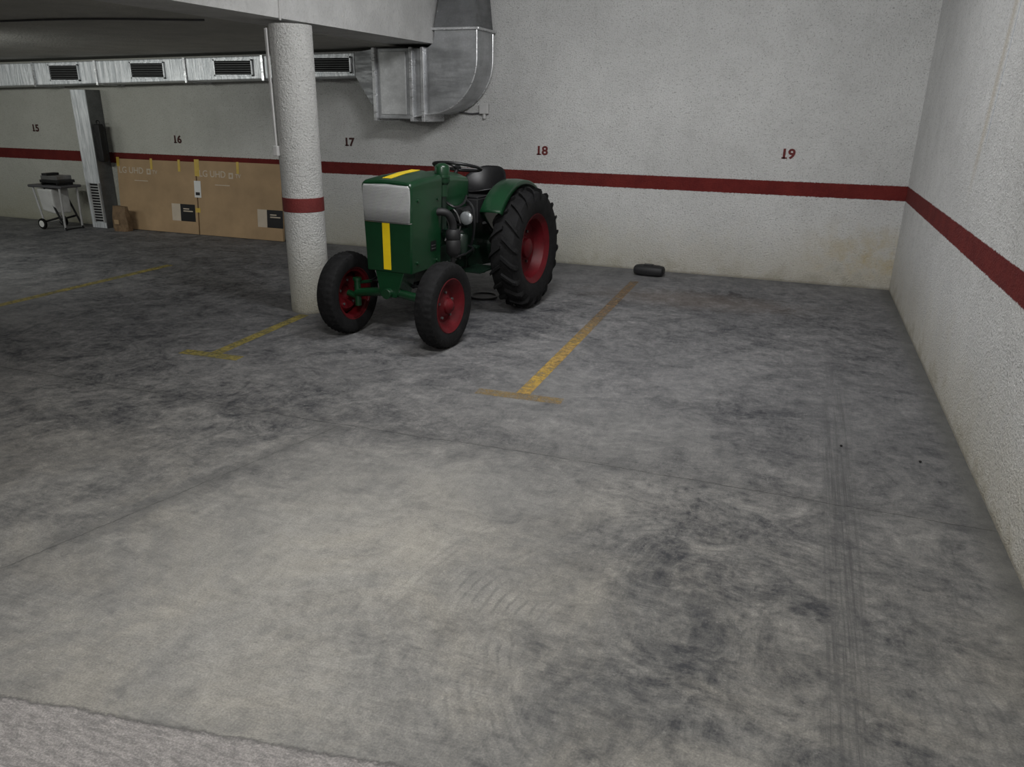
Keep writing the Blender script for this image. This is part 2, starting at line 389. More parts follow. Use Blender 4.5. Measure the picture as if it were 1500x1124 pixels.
# ------------------------------------------------------------------ floor markings
def strip(P,w,m,name,label):
    b=MB()
    for (a,c) in P:
        a=Vector((*a,0));c=Vector((*c,0)); t=(c-a).normalized(); n=Vector((-t.y,t.x,0))*w/2; k=max(2,int((c-a).length/.1))
        for i in range(k):
            p=a+(c-a)*i/k;q=a+(c-a)*(i+1)/k
            b.add([p-n,q-n,q+n,p+n],[(0,1,2,3)],m)
    o=b.build(name,loc=(0,0,.0012),label=label,cat='parking line',group='yellow bay markings on the floor'); return o
strip([((-1.47,4.26),(-1.50,7.9))],.09,M['l18'],'parking_line','worn orange-yellow bay line fading to brown near the wall')
strip([((-1.76,4.20),(-1.20,4.225))],.10,M['l18b'],'parking_line_end','faded ochre crossbar ending a bay line')
strip([((-3.81,4.19),(-3.86,5.36))],.09,M['l17'],'parking_line','dull yellow painted bay line beside the column')
strip([((-4.06,4.14),(-3.57,4.16))],.10,M['l17'],'parking_line_end','dull yellow crossbar ending a bay line')
strip([((-6.49,4.2),(-6.48,6.6))],.10,M['l17'],'parking_line','dull yellow painted bay line on dark floor')

# ------------------------------------------------------------------ wall numbers
for body,x,z in [('15',-10.56,1.335),('16',-7.98,1.245),('17',-5.30,1.285),('18',-2.79,1.26),('19',-.15,1.31)]:
    s=.132
    textmesh('stencilled_number',body,s,M['num'] if body in('18','19') else M['numd'],.0015,.0045,None,(x-.07,D-.0025,z-.045),label='dark red stencilled bay number %s on the plastered wall'%body,cat='number',sx=1.1,extra=[(.012,.062,-.003,.010)],group='stencilled bay numbers on the wall')

# ------------------------------------------------------------------ ventilation duct run
def zt(x): return 2.18+(x+10.44)/5.54*.09
def zb(x): return 1.89+(x+10.5)/5.6*.13
YD=8.12
dr=empty('ventilation_duct',(-9,8.3,2.0),'long foil-faced ventilation duct with grilles under the low ceiling','duct')
def W(o):
    o.matrix_parent_inverse=Matrix.Translation(-Vector(o.parent.location)); return o
xa,xb=-13.9,-4.90
W(MB().hexa([(xa,YD,zb(xa)),(xb,YD,zb(xb)),(xb,D-.01,zb(xb)),(xa,D-.01,zb(xa)),(xa,YD,zt(xa)-.01),(xb,YD,zt(xb)),(xb,D-.01,zt(xb)),(xa,D-.01,zt(xa)-.01)],M['foil']).build('duct_body',dr,bevel=.01))
for x in (-12.6,-11.2,-9.85,-8.75,-7.3,-6.15,-5.6):
    W(MB().hexa([(x-.015,YD-.02,zb(x)-.02),(x+.015,YD-.02,zb(x)-.02),(x+.015,D-.01,zb(x)-.02),(x-.015,D-.01,zb(x)-.02),(x-.015,YD-.02,zt(x)),(x+.015,YD-.02,zt(x)),(x+.015,D-.01,zt(x)),(x-.015,D-.01,zt(x))],M['galvl']).build('flange',dr))
for x0,x1 in ((-12.2,-11.66),(-9.57,-9.04),(-8.17,-7.62),(-6.86,-6.29),(-5.48,-4.94)):
    b=MB(); xm=(x0+x1)/2; z0=zb(xm)+.04; z1=zt(xm)-.035; y=YD; F=M['foil']
    b.box(x0,x1,y-.02,y,z0,z0+.015,F).box(x0,x1,y-.02,y,z1-.015,z1,F).box(x0,x0+.02,y-.02,y,z0,z1,F).box(x1-.02,x1,y-.02,y,z0,z1,F)
    b.box(x0+.018,x1-.018,y-.004,y-.002,z0+.012,z1-.012,M['dark'])
    n=6
    for i in range(n):
        zc=z0+.03+(z1-z0-.06)*i/(n-1)
        b.hexa([(x0+.02,y-.018,zc-.006),(x1-.02,y-.018,zc-.006),(x1-.02,y-.004,zc+.002),(x0+.02,y-.004,zc+.002),(x0+.02,y-.018,zc-.002),(x1-.02,y-.018,zc-.002),(x1-.02,y-.004,zc+.006),(x0+.02,y-.004,zc+.006)],M['slat'])
    W(b.build('vent_grille',dr,label='rectangular louvred vent grille'))
bd=empty('galvanised_duct',(-4.0,8.3,1.6),'large galvanised steel duct with box and curved elbow on the wall','duct')
y0,y1=8.04,8.50
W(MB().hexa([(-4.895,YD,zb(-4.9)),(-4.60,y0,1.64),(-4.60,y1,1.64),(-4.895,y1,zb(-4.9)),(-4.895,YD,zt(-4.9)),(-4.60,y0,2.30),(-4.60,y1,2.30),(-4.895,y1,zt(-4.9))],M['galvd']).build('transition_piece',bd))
W(MB().box(-4.60,-4.12,y0,y1,1.575,2.305,M['galv']).build('duct_box',bd,bevel=.008))
for x in (-4.60,-4.14,-4.0):
    W(MB().box(x-.018,x+.018,y0-.03,y1+.03,1.55,2.313,M['galvl']).build('flange',bd,bevel=.004))
W(MB().box(-4.53,-4.21,y0-.012,y0+.01,1.62,2.27,M['galvp']).build('access_panel',bd,bevel=.006))
N_=12; outer=[];inner=[]
outer.append((-4.12,1.60)); inner.append((-4.12,2.30))
cx,cz=-3.97,2.20
for i in range(N_+1):
    a=-math.pi/2+ (math.pi/2)*i/N_
    outer.append((cx+.60*math.cos(a),cz+.57*math.sin(a)))
    inner.append((-3.97+.12*math.cos(a)-.02, 2.42+.12*math.sin(a)))
outer.append((-3.37,2.48)); inner.append((-3.86,2.48))
secs=[[(o[0],y0+.01,o[1]),(i[0],y0+.01,i[1]),(i[0],y1,i[1]),(o[0],y1,o[1])] for o,i in zip(outer,inner)]
W(MB().loft(secs,M['galv']).build('duct_elbow',bd,False))
for yy in (y0+.005,y1):
    W(MB().tube([(o[0],yy,o[1]) for o in outer],.007,M['galvl'],8).build('seam',bd,True))
W(MB().box(-3.89,-3.34,y0-.02,y1+.03,2.475,2.50,M['galvl']).build('flange',bd,bevel=.004))
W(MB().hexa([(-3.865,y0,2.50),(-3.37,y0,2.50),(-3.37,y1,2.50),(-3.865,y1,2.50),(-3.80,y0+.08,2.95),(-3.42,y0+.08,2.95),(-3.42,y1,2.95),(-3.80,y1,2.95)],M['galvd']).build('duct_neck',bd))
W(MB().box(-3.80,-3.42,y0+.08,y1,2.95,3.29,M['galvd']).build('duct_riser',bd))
jb=empty('junction_box',(-3.48,D-.03,1.69),'small grey junction box with a cable running to the duct','junction box')
MB().box(-.055,.055,-.03,.028,-.05,.06,M['pvc']).build('box_body',jb,bevel=.008)
MB().tube([(0,-.0,-.05),(0,0,-.10)],.02,M['pvc'],12).build('cable_gland',jb,True)
MB().tube(smoothpts([(-.05,0,-.04),(-.16,0,-.05),(-.26,-.0,-.04),(-.38,-.0,-.03)]),.008,M['pvcd'],8).build('cable',jb,True)

# ------------------------------------------------------------------ metal-clad pier
pr=empty('metal_clad_pier',(-9.36,8.43,0),'vertical foil-clad duct against the wall with a louvre near the floor','duct')
MB().box(-.14,.14,-.11,.117,0.0,1.86,M['foil']).build('duct_body',pr,bevel=.006)
MB().box(.135,.148,-.115,.117,0.0,1.86,M['galvd']).build('shaded_side',pr,label='side face with its shade painted in dark')  # dark sheet that paints in the shade on the pier's side face
b=MB(); b.box(-.05,.12,-.125,-.11,.10,.62,M['dark'])
for i in range(13): b.box(-.04,.11,-.135,-.123,.125+.038*i,.138+.038*i,M['steell'])
b.box(-.06,-.04,-.135,-.11,.09,.63,M['steell']).box(.11,.13,-.135,-.11,.09,.63,M['steell'])
b.build('vent_grille',pr,label='slatted vent grille')
hb=empty('hanging_bag',(-9.13,8.36,.92),'narrow black bag hanging on the clad pier','bag')
b=MB(); b.loft([[(-.05,-.04,z),(.05,-.05,z),(.06,.04,z),(-.05,.05,z)] if k%2 else [(-.045,-.03,z),(.045,-.04,z),(.05,.035,z),(-.045,.04,z)] for k,z in enumerate((0,.03,.12,.25,.38,.46,.5))],M['blackm'])
b.build('bag_body',hb,True,bevel=.01)
MB().tube(smoothpts([(-.03,0,.49),(-.02,0,.54),(.02,0,.54),(.03,0,.49)]),.007,M['black'],8).build('strap',hb,True)

# ------------------------------------------------------------------ barbecue cart
ct=empty('barbecue_cart',(-9.78,8.06,0),'black folding barbecue cart with two wheels and side table','cart')
b=MB(); b.box(-.32,.30,-.17,.17,.575,.61,M['pvcd']); b.build('side_table',ct,bevel=.01)
b=MB(); b.box(-.12,.24,-.13,.13,.64,.68,M['black']).box(-.10,.20,-.12,.12,.68,.735,M['steel']).box(-.10,.0,-.10,.10,.735,.765,M['blackm']).box(-.10,-.08,-.13,.13,.61,.64,M['black']).box(.18,.20,-.13,.13,.61,.64,M['black']); b.build('grill_pan',ct,bevel=.006)
b=MB()
for s in (-.14,.14):
    b.tube([(-.26,s,.58),(-.16,s,.10)],.014,M['steell'],8); b.tube([(-.05,s,.58),(.24,s,.0)],.014,M['black'],8); b.tube([(.24,s,.58),(.22,s,.02)],.014,M['steell'],8); b.tube([(.16,s,.18),(-.16,s,.10)],.014,M['black'],8)
b.tube([(-.16,-.18,.09),(-.16,.18,.09)],.010,M['steell'],8); b.tube([(.23,-.14,.015),(.23,.14,.015)],.010,M['black'],8); b.tube([(.05,-.14,.38),(.05,.14,.38)],.01,M['black'],8)
b.build('frame',ct,True)
b=MB(); b.hexa([(-.14,-.15,.26),(.10,-.15,.22),(.12,.1,.22),(-.14,.1,.26),(-.18,-.16,.56),(.10,-.16,.56),(.10,.12,.56),(-.18,.12,.56)],M['pvc']); b.build('storage_pouch',ct,bevel=.02,label='grey fabric pouch')
for s in (-.17,.17):
    b=MB(); b.lathe([(.02,-.015),(.055,-.017),(.072,-.012),(.075,0),(.072,.012),(.055,.017),(.02,.015)],M['rubber'],(-.16,s,.077)); b.lathe([(0,-.02),(.045,-.019),(.047,0),(.045,.019),(0,.02)],M['white'],(-.16,s,.077)); b.build('wheel',ct,True)

# ------------------------------------------------------------------ paper bag
pb=empty('paper_bag',(-8.86,8.26,0),'crumpled brown paper bag standing by the cardboard','bag')
secs=[]
for k,(z,w,d) in enumerate([(0,.13,.07),(.05,.135,.075),(.13,.128,.068),(.21,.13,.06),(.28,.115,.045),(.33,.12,.03)]):
    secs.append([((math.copysign(abs(math.cos(a))**.5,math.cos(a)))*w+random.uniform(-.012,.012),(math.copysign(abs(math.sin(a))**.5,math.sin(a)))*d+random.uniform(-.01,.01),z+(random.uniform(-.015,.015) if k>0 else 0)) for a in [2*math.pi*j/14+.1 for j in range(14)]])
MB().loft(secs,M['kraft']).build('bag_body',pb,True,angle=25)
MB().box(-.06,.02,-.085,-.072,.10,.16,M['card']).build('label',pb)

# ------------------------------------------------------------------ flattened TV cartons
def carton(x0,w,h,lab,texts,tapes,label_x):
    e=empty('cardboard_carton',(x0,8.435,0.0),lab,'cardboard box',rot=(-.09,0,0),group='flattened cartons leaning on the wall')
    MB().box(0,w,-.02,.02,.002,h,M['card']).build('carton_panel',e,bevel=.004)
    for (b_,s,x,z) in texts:
        textmesh('printed_lettering',b_,s,M['print'],.0005,.001,e,(x,-.0215,z))
    MB().box(.53,.60,-.0215,-.0205,.77,.845,M['print']).box(.548,.582,-.0222,-.0214,.788,.827,M['card']).build('printed_logo',e)
    MB().box(.30,.54,-.0215,-.0205,.675,.685,M['print']).build('printed_line',e)
    for (a,b2,c,d) in tapes: MB().box(a,b2,-.0225,-.0205,c,d,M['tape']).build('adhesive_tape',e)
    MB().box(label_x,label_x+.15,-.0225,-.0205,.17,.40,M['print']).build('shipping_label',e)
    b=MB(); b.box(label_x+.15,label_x+.40,-.0225,-.0205,.17,.40,M['black'])
    b.box(label_x+.20,label_x+.36,-.0235,-.0224,.30,.315,M['print']).box(label_x+.20,label_x+.30,-.0235,-.0224,.33,.345,M['print']); b.build('product_label',e,label='black printed label')
    return e
c1=carton(-9.05,1.37,.965,'large flattened brown television carton with pale lettering leaning on wall',[('LG UHD',.12,.03,.775),('TV',.07,.63,.78)],[(.0,.05,.86,.985),(.60,.64,.84,.985),(1.08,1.12,.83,.985)],.93)
c2=carton(-7.66,1.36,.985,'large flattened brown television carton with yellow tape leaning on wall',[('LG UHD',.12,.04,.78),('TV',.07,.64,.785)],[(-.03,.05,.78,1.0),(-.05,.03,.30,.36),(.66,.70,.84,.99)],.97)
MB().box(-.05,.06,-.024,-.0215,.50,.72,M['white']).box(-.03,.04,-.025,-.0238,.53,.57,M['black']).build('paper_note',c2)

# ------------------------------------------------------------------ black block
kb=empty('rubber_block',(-1.42,8.27,0),'low rounded black rubber block lying near the wall','block',rot=(0,0,-.05))
secs=[]
for x,s in [(-.165,.55),(-.15,.85),(-.10,1.0),(.0,1.04),(.10,1.0),(.15,.85),(.165,.55)]:
    secs.append([(x,.085*s*math.copysign(abs(math.cos(a))**.6,math.cos(a)),.058+.056*s*math.copysign(abs(math.sin(a))**.6,math.sin(a))-(0)) for a in [2*math.pi*j/20 for j in range(20)]])
MB().loft(secs,M['blackm']).build('block_body',kb,True,loc=(0,0,0))
MB().box(-.06,.04,-.03,.03,.112,.125,M['black']).build('grip',kb,bevel=.004)

MB().lathe([(0,.001),(.13,.001),(.135,.02),(.12,.022),(.11,.010),(0,.010)],M['lid'],axis='z',seg=40).build('oil_tray',smooth=True,loc=(-2.69,6.58,.001),label='flat round dark drip tray on the floor under the tractor',cat='tray')
for i,(x,y) in enumerate([(.40,4.16),(.78,4.10)]):
    b=MB(); s=.007
    b.loft([[(s*.7*math.cos(a),s*math.sin(a),0) for a in (0,1.2,2.6,4,5.2)],[(s*1.2*math.cos(a+.2),s*1.1*math.sin(a+.2),s*.8) for a in (0,1.2,2.6,4,5.2)],[(s*.5*math.cos(a),s*.6*math.sin(a),s*1.3) for a in (0,1.2,2.6,4,5.2)]],M['dark'])
    b.build('debris_crumb',loc=(x,y,0),label='tiny dark crumb of debris on the concrete floor',cat='debris',group='debris crumbs on the floor')

# ------------------------------------------------------------------ TRACTOR  (local x forward, y to its left, z up)
tr=empty('tractor',(-2.81,5.03,0),'small vintage green tractor with red wheels and yellow stripe','tractor',rot=(0,0,math.atan2(-1.0,-.09)))
G,GD,RD,RB,BK=M['green'],M['greend'],M['rim'],M['rubber'],M['black']
def csec(u,hw_b,hw_t,zb_,zs,crown,n=6,rc=.04):
    P=[(u,-hw_b,zb_)]
    for i in range(n+1):
        a=math.pi-(math.pi/2)*i/n
        P.append((u,-hw_t+rc+rc*math.cos(a),zs-rc+rc*math.sin(a)))
    for i in range(1,6):
        t=i/6; y=(-hw_t+rc)+(2*(hw_t-rc))*t; P.append((u,y,zs+crown*math.sin(math.pi*t)))
    for i in range(n+1):
        a=math.pi/2-(math.pi/2)*i/n
        P.append((u,hw_t-rc+rc*math.cos(a),zs-rc+rc*math.sin(a)))
    P.append((u,hw_b,zb_))
    return P
cowl=MB(); cowl.loft([csec(.030,.188,.210,.535,1.178,.010,rc=.03),csec(.022,.192,.216,.530,1.190,.012),csec(.0,.192,.219,.53,1.197,.016),csec(-.20,.192,.22,.53,1.215,.022),csec(-.40,.192,.22,.53,1.222,.026)],G)
cowl.build('front_cowl',tr,True,label='green radiator cowl',angle=30)
MB().loft([csec(-.40,.15,.17,.93,1.20,.03),csec(-.70,.15,.17,.93,1.195,.03),csec(-.93,.14,.16,.93,1.17,.03)],G).build('bonnet',tr,True)
b=MB(); b.hexa([(.02,-.042,.548),(.0335,-.042,.548),(.0335,.022,.548),(.02,.022,.548),(.02,-.042,.905),(.0335,-.042,.905),(.0335,.022,.905),(.02,.022,.905)],M['yellow']); b.build('front_stripe',tr,label='yellow painted stripe')
b=MB(); b.loft([[(u_,-.045,z_-.012),(u_,.03,z_-.012),(u_,.03,z_+.0015),(u_,-.045,z_+.0015)] for u_,z_ in ((.0,1.213),(-.2,1.237),(-.395,1.248))],M['yellow'])
b.build('top_stripe',tr,label='yellow painted stripe')
g=MB(); P=[]
for z,w,uu in ((.905,.19,.036),(1.0,.195,.037),(1.09,.198,.037),(1.150,.196,.036),(1.168,.185,.034)):
    P.append([(uu-.02,-w-.014,z-.004),(uu-.004,-w-.006,z),(uu,-w*.95,z),(uu+.001,0,z+(.006 if z>1.16 else 0)),(uu,w*.95,z),(uu-.004,w+.006,z),(uu-.02,w+.014,z-.004)])
vs=[q for r in P for q in r]; fs=[(i*7+j,i*7+j+1,(i+1)*7+j+1,(i+1)*7+j) for i in range(4) for j in range(6)]
g.add(vs,fs,M['gmesh']); g.build('radiator_grille',tr,True,label='silver mesh radiator grille',solid=.003)
g=MB(); g.tube([(.018,-.207,.902),(.036,-.195,.900),(.037,0,.900),(.036,.195,.900),(.018,.207,.902)],.004,M['chrome'],8); g.build('grille_surround',tr,True,label='bright metal grille edging')
g=MB(); g.box(-.33,-.25,.192,.201,.66,.74,BK).box(-.32,-.26,.201,.203,.675,.68,M['steel']).box(-.32,-.26,.201,.203,.70,.705,M['steel']); g.build('maker_plate',tr,label='small black data plate')
for u,z in ((-.06,.60),(-.34,.58),(-.34,1.05),(-.06,1.06)): MB().tube([(u,.195,z),(u,.210+ (z-.6)*.03,z)],.012,G,10).build('cowl_bolt',tr,True)
e=MB(); e.box(-.95,-.36,-.125,.125,.42,.80,GD).box(-.90,-.42,-.105,.105,.80,.98,GD)
for i in range(7): e.box(-.86+.062*i,-.835+.062*i,-.13,.13,.80,.93,GD)
e.box(-.80,-.45,.125,.155,.50,.66,GD).box(-.92,-.82,.10,.17,.55,.75,GD)
for i in range(5): e.tube([(-.78+.07*i,.15,.52),(-.78+.07*i,.165,.52)],.012,M['steel'],8)
e.tube([(-.60,.12,.74),(-.60,.21,.74)],.05,GD,16); e.tube([(-.75,.12,.72),(-.75,.20,.72)],.035,M['steel'],14)
e.tube([(-.95,.17,.88),(-.74,.17,.88)],.055,M['blackm'],20)
e.build('engine',tr,bevel=.006)
for i in range(3): 
    x=-.52-.09*i; MB().tube(smoothpts([(x,.17,.70),(x-.02,.2,.80),(x-.01,.17,.90),(x,.11,.95)]),.007,M['steel'],8).build('fuel_line',tr,True)
MB().tube(smoothpts([(-.86,.17,.62),(-.84,.25,.60),(-.7,.26,.58),(-.55,.22,.56)]),.010,BK,8).build('hose',tr,True)
MB().tube(smoothpts([(-.92,.12,1.0),(-.90,.22,.92),(-.88,.24,.75),(-.90,.2,.6)]),.012,BK,8).build('hose',tr,True)
MB().tube(smoothpts([(-.58,.14,1.0),(-.60,.22,.96),(-.70,.24,.98),(-.86,.18,1.02)]),.011,BK,8).build('hose',tr,True)
e=MB(); e.lathe([(0,.56),(.05,.565),(.055,.62),(.055,.72),(.04,.74),(0,.745)],GD,(-.70,.215,0),'z',24); e.build('fuel_filter',tr,True,label='dark green fuel filter bowl')
e=MB(); e.tube(smoothpts([(-.34,.14,.93),(-.36,.22,.95),(-.40,.27,.93),(-.44,.285,.86),(-.45,.285,.80)]),.030,M['blackm'],14); e.build('exhaust_pipe',tr,True,label='black bent pipe')
e=MB(); e.lathe([(0,.60),(.035,.60),(.05,.62),(.058,.63),(.058,.72),(.052,.73),(.058,.74),(.058,.79),(.045,.81),(0,.81)],M['blackm'],(-.45,.285,0),'z',28); e.tube([(-.45,.285,.60),(-.45,.27,.48),(-.5,.2,.46)],.02,M['blackm'],10); e.build('oil_canister',tr,True,label='black oil canister')
e=MB(); e.lathe([(0,1.05),(.042,1.05),(.042,1.14),(.052,1.15),(.058,1.16),(.058,1.27),(.05,1.285),(.02,1.30),(0,1.30)],G,(-.50,.165,0),'z',28); e.lathe([(.058,1.19),(.064,1.193),(.064,1.207),(.058,1.21)],G,(-.50,.165,0),'z',28); e.tube([(-.50,.165,1.06),(-.50,.165,.80)],.03,GD,12); e.build('air_cleaner',tr,True,label='upright green air cleaner')
MB().lathe([(0,1.20),(.035,1.20),(.035,1.265),(.02,1.28),(0,1.28)],BK,(-.72,.02,0),'z',20).build('filler_cap',tr,True)
e=MB(); e.box(-1.25,-.95,-.13,.13,.38,.78,GD); e.hexa([(-1.62,-.16,.36),(-1.25,-.13,.38),(-1.25,.13,.38),(-1.62,.16,.36),(-1.62,-.15,.74),(-1.25,-.12,.74),(-1.25,.12,.74),(-1.62,.15,.74)],GD)
e.tube([(-1.45,-.46,.53),(-1.45,.46,.53)],.065,GD,20); e.tube([(-1.45,-.26,.53),(-1.45,.26,.53)],.12,GD,24)
e.build('gearbox_axle',tr,bevel=.008)
e=MB(); e.box(-1.30,-1.02,-.20,.20,.78,.98,M['blackm']); e.box(-1.28,-1.04,-.19,.19,.98,.995,BK); e.build('battery_box',tr,bevel=.01,label='black battery box under the seat')
for s_ in (1,-1):
    a_,b_=sorted((.14*s_,.34*s_)); MB().box(-1.12,-.80,a_,b_,.40,.412,GD).tube([(-.96,.1*s_,.39),(-.96,.3*s_,.39)],.014,GD,10).build('footplate',tr)
    a_,b_=sorted((.21*s_,.28*s_)); e=MB(); e.tube(smoothpts([(-.93,.16*s_,.50),(-.90,.22*s_,.56),(-.88,.24*s_,.62)]),.010,GD,8); e.box(-.91,-.86,a_,b_,.60,.615,GD); e.build('pedal',tr)
e=MB(); e.tube([(-1.00,.05,.77),(-1.00,.10,1.06)],.008,BK,8); e.lathe([(0,-.018),(.018,-.008),(.02,.0),(.018,.01),(0,.02)],BK,(-1.00,.10,1.07),'z',14); e.build('gear_lever',tr,True)
e=MB(); e.tube(smoothpts([(-.84,0,1.02),(-1.03,0,1.215)]),.016,BK,12); e.box(-.99,-.93,-.13,.13,1.0,1.13,GD); e.build('steering_column',tr,True)
sw=MB(); ax=Vector((-.22,0,.975)).normalized(); a1=Vector((0,1,0)); a2=ax.cross(a1)
C=Vector((-1.035,0,1.235)); ring=[C+(a1*math.cos(t)+a2*math.sin(t))*.20 for t in [2*math.pi*i/40 for i in range(41)]]
sw.tube(ring,.013,BK,10,False)
for k in range(3):
    t=2*math.pi*k/3+.5; sw.tube([C-ax*.012,C+(a1*math.cos(t)+a2*math.sin(t))*.18],.007,BK,8)
sw.lathe([(0,-.02),(.03,-.018),(.033,.0),(.02,.012),(0,.014)],BK,C,'z',18); sw.build('steering_wheel',tr,True)
s=MB(); nr,na=7,32; vs=[(0,0,0)]; fs=[]
for i in range(1,nr+1):
    r=i/nr
    for j in range(na):
        a=2*math.pi*j/na; c,sn=math.cos(a),math.sin(a)
        back=max(0,-c)
        z=.045*r**2+ .20*(r**3)*back**1.1 + .04*r**3*abs(sn)
        vs.append((.20*r*c-.04*back*r,.225*r*sn*(1-.08*max(0,c)),z))
for j in range(na): fs.append((0,1+j,1+(j+1)%na))
for i in range(nr-1):
    for j in range(na): fs.append((1+i*na+j,1+(i+1)*na+j,1+(i+1)*na+(j+1)%na,1+i*na+(j+1)%na))
s.add(vs,fs,BK); s.build('seat',tr,True,loc=(-1.46,0,.965),solid=.015,sub=1,angle=180,label='black pan seat')
s=MB(); s.tube(smoothpts([(-1.35,0,.74),(-1.60,0,.78),(-1.64,0,.88),(-1.50,0,.96)]),.018,BK,10); s.build('seat_spring',tr,True)
for sgn in (1,-1):
    h=MB(); c=(-.68,.28*sgn,.870)
    h.lathe([(0,-.06),(.025,-.055),(.045,-.03),(.055,0),(.058,.006),(.055,.014)],M['chrome'],c,'x',28)
    o=h.build('headlamp',tr,True,label='round chrome headlamp')
    MB().lathe([(.053,.012),(.04,.020),(.02,.024),(0,.025)],M['glass'],c,'x',28).build('lamp_lens',o,True)
    MB().tube([(-.70,.28*sgn,.82),(-.70,.14*sgn,.80)],.010,BK,8).build('lamp_bracket',o,True)
UX,UZ=-1.45,.53
for sgn in (1,-1):
    f=MB(); R=.575; A0,A1=math.radians(35),math.radians(143); n=30; inner_y=.235*sgn; outer_y=.44*sgn
    vs=[];fs=[]
    prof=[(.0,inner_y),(.012,inner_y+.02*sgn),(.016,(inner_y+outer_y)/2),(.010,outer_y-.015*sgn),(-.02,outer_y)]
    for i in range(n+1):
        a=A0+(A1-A0)*i/n
        for dr_,y in prof: vs.append((UX-(R+dr_)*math.cos(a),y,UZ+(R+dr_)*math.sin(a)))
    k=len(prof)
    for i in range(n):
        for j in range(k-1): fs.append((i*k+j,(i+1)*k+j,(i+1)*k+j+1,i*k+j+1))
    f.add(vs,fs,G)
    vs=[];fs=[]
    for i in range(n+1):
        a=A0+(A1-A0)*i/n; vs.append((UX-R*math.cos(a),inner_y,UZ+R*math.sin(a))); vs.append((UX-.22*math.cos(a),inner_y,UZ+.22*math.sin(a)+.0))
    for i in range(n): fs.append((2*i,2*i+2,2*i+3,2*i+1))
    f.add(vs,fs,G); f.build('fender',tr,True,solid=.006,angle=45,label='green rear mudguard')
a=MB(); ZA=.32
a.tube(smoothpts([(0,-.33,ZA+.01),(0,-.2,ZA+.03),(0,0,ZA+.05),(0,.2,ZA+.03),(0,.36,ZA+.01)]),.034,G,14)
a.hexa([(-.16,-.07,ZA+.02),(.05,-.07,ZA+.02),(.05,.07,ZA+.02),(-.16,.07,ZA+.02),(-.16,-.13,.535),(.02,-.13,.535),(.02,.13,.535),(-.16,.13,.535)],G)
a.tube([(-.04,0,ZA+.05),(.085,0,ZA+.05)],.04,G,18)
a.box(-.45,-.1,-.09,.09,.42,.54,GD)
a.build('front_axle',tr,True,bevel=.004,label='green front axle beam and bracket')
VL,VR=.455,-.41
for s_,yv in ((1,VL),(-1,-VR)):
    a=MB(); k=yv-.09
    a.tube([(0,k*s_,ZA-.09),(0,k*s_,ZA+.11)],.026,G,14); a.tube([(0,k*s_,ZA+.11),(0,k*s_,ZA+.13)],.034,G,14)
    a.tube([(0,k*s_,ZA-.02),(0,yv*s_,ZA-.0)],.026,G,12)
    a.tube([(0,k*s_,ZA+.09),(-.14,(k-.035)*s_,ZA+.08)],.014,G,10)
    a.build('steering_knuckle',tr,True)
    MB().tube([(-.02,(k-.06)*s_,ZA),(-.70,.08*s_,.40)],.018,GD,10).build('radius_rod',tr,True)
a=MB(); a.tube([(-.14,-.29,ZA+.08),(-.14,.33,ZA+.08)],.011,BK,10); a.tube([(-.14,-.29,ZA+.08),(-.5,-.24,ZA+.16),(-.85,-.2,ZA+.25)],.011,BK,10); a.build('tie_rod',tr,True)

def empty_part(name,loc):
    o=bpy.data.objects.new(name,None); o.empty_display_size=.05; COL.objects.link(o); o.parent=tr; o.location=loc; return o
def front_wheel(y,sgn):
    R=.322
    base=[(.195,-.058),(.215,-.066),(.25,-.076),(.28,-.076),(.302,-.068),(.312,-.055),(.318,-.036),(.320,-.018),(.3205,0),(.320,.018),(.318,.036),(.312,.055),(.302,.068),(.28,.076),(.25,.076),(.215,.066),(.195,.058)]
    def rf(i,j,r):
        if 5<=i<=11:
            ph=(j+ (i%2)*2)%4
            if i in(6,10): return r-.006
            return r+(.002 if ph<2 else -.006)
        return r
    w=empty_part('front_wheel',(0,y,R-.001))
    MB().lathe(base,RB,seg=160,rf=rf).build('tyre',w,True,angle=30,label='black ribbed rubber tyre')
    s=sgn
    rim=[(.198,-.060*s),(.205,-.064*s),(.198,-.052*s),(.175,-.045*s),(.168,.0),(.175,.040*s),(.196,.050*s),(.206,.062*s),(.200,.066*s),(.188,.056*s),(.168,.045*s),(.150,.018*s),(.125,.004*s),(.085,.012*s),(.070,.030*s),(.060,.032*s),(.056,.05*s),(.045,.058*s),(.030,.075*s),(.0,.080*s)]
    MB().lathe(rim,RD,seg=56).build('rim',w,True,angle=40,label='dark red wheel rim')
    for k in range(5):
        a=2*math.pi*k/5+.3; MB().tube([(.10*math.cos(a),.0,.10*math.sin(a)),(.10*math.cos(a),.024*s,.10*math.sin(a))],.010,M['steel'],6).build('wheel_nut',w)
front_wheel(VL,1); front_wheel(VR,-1)
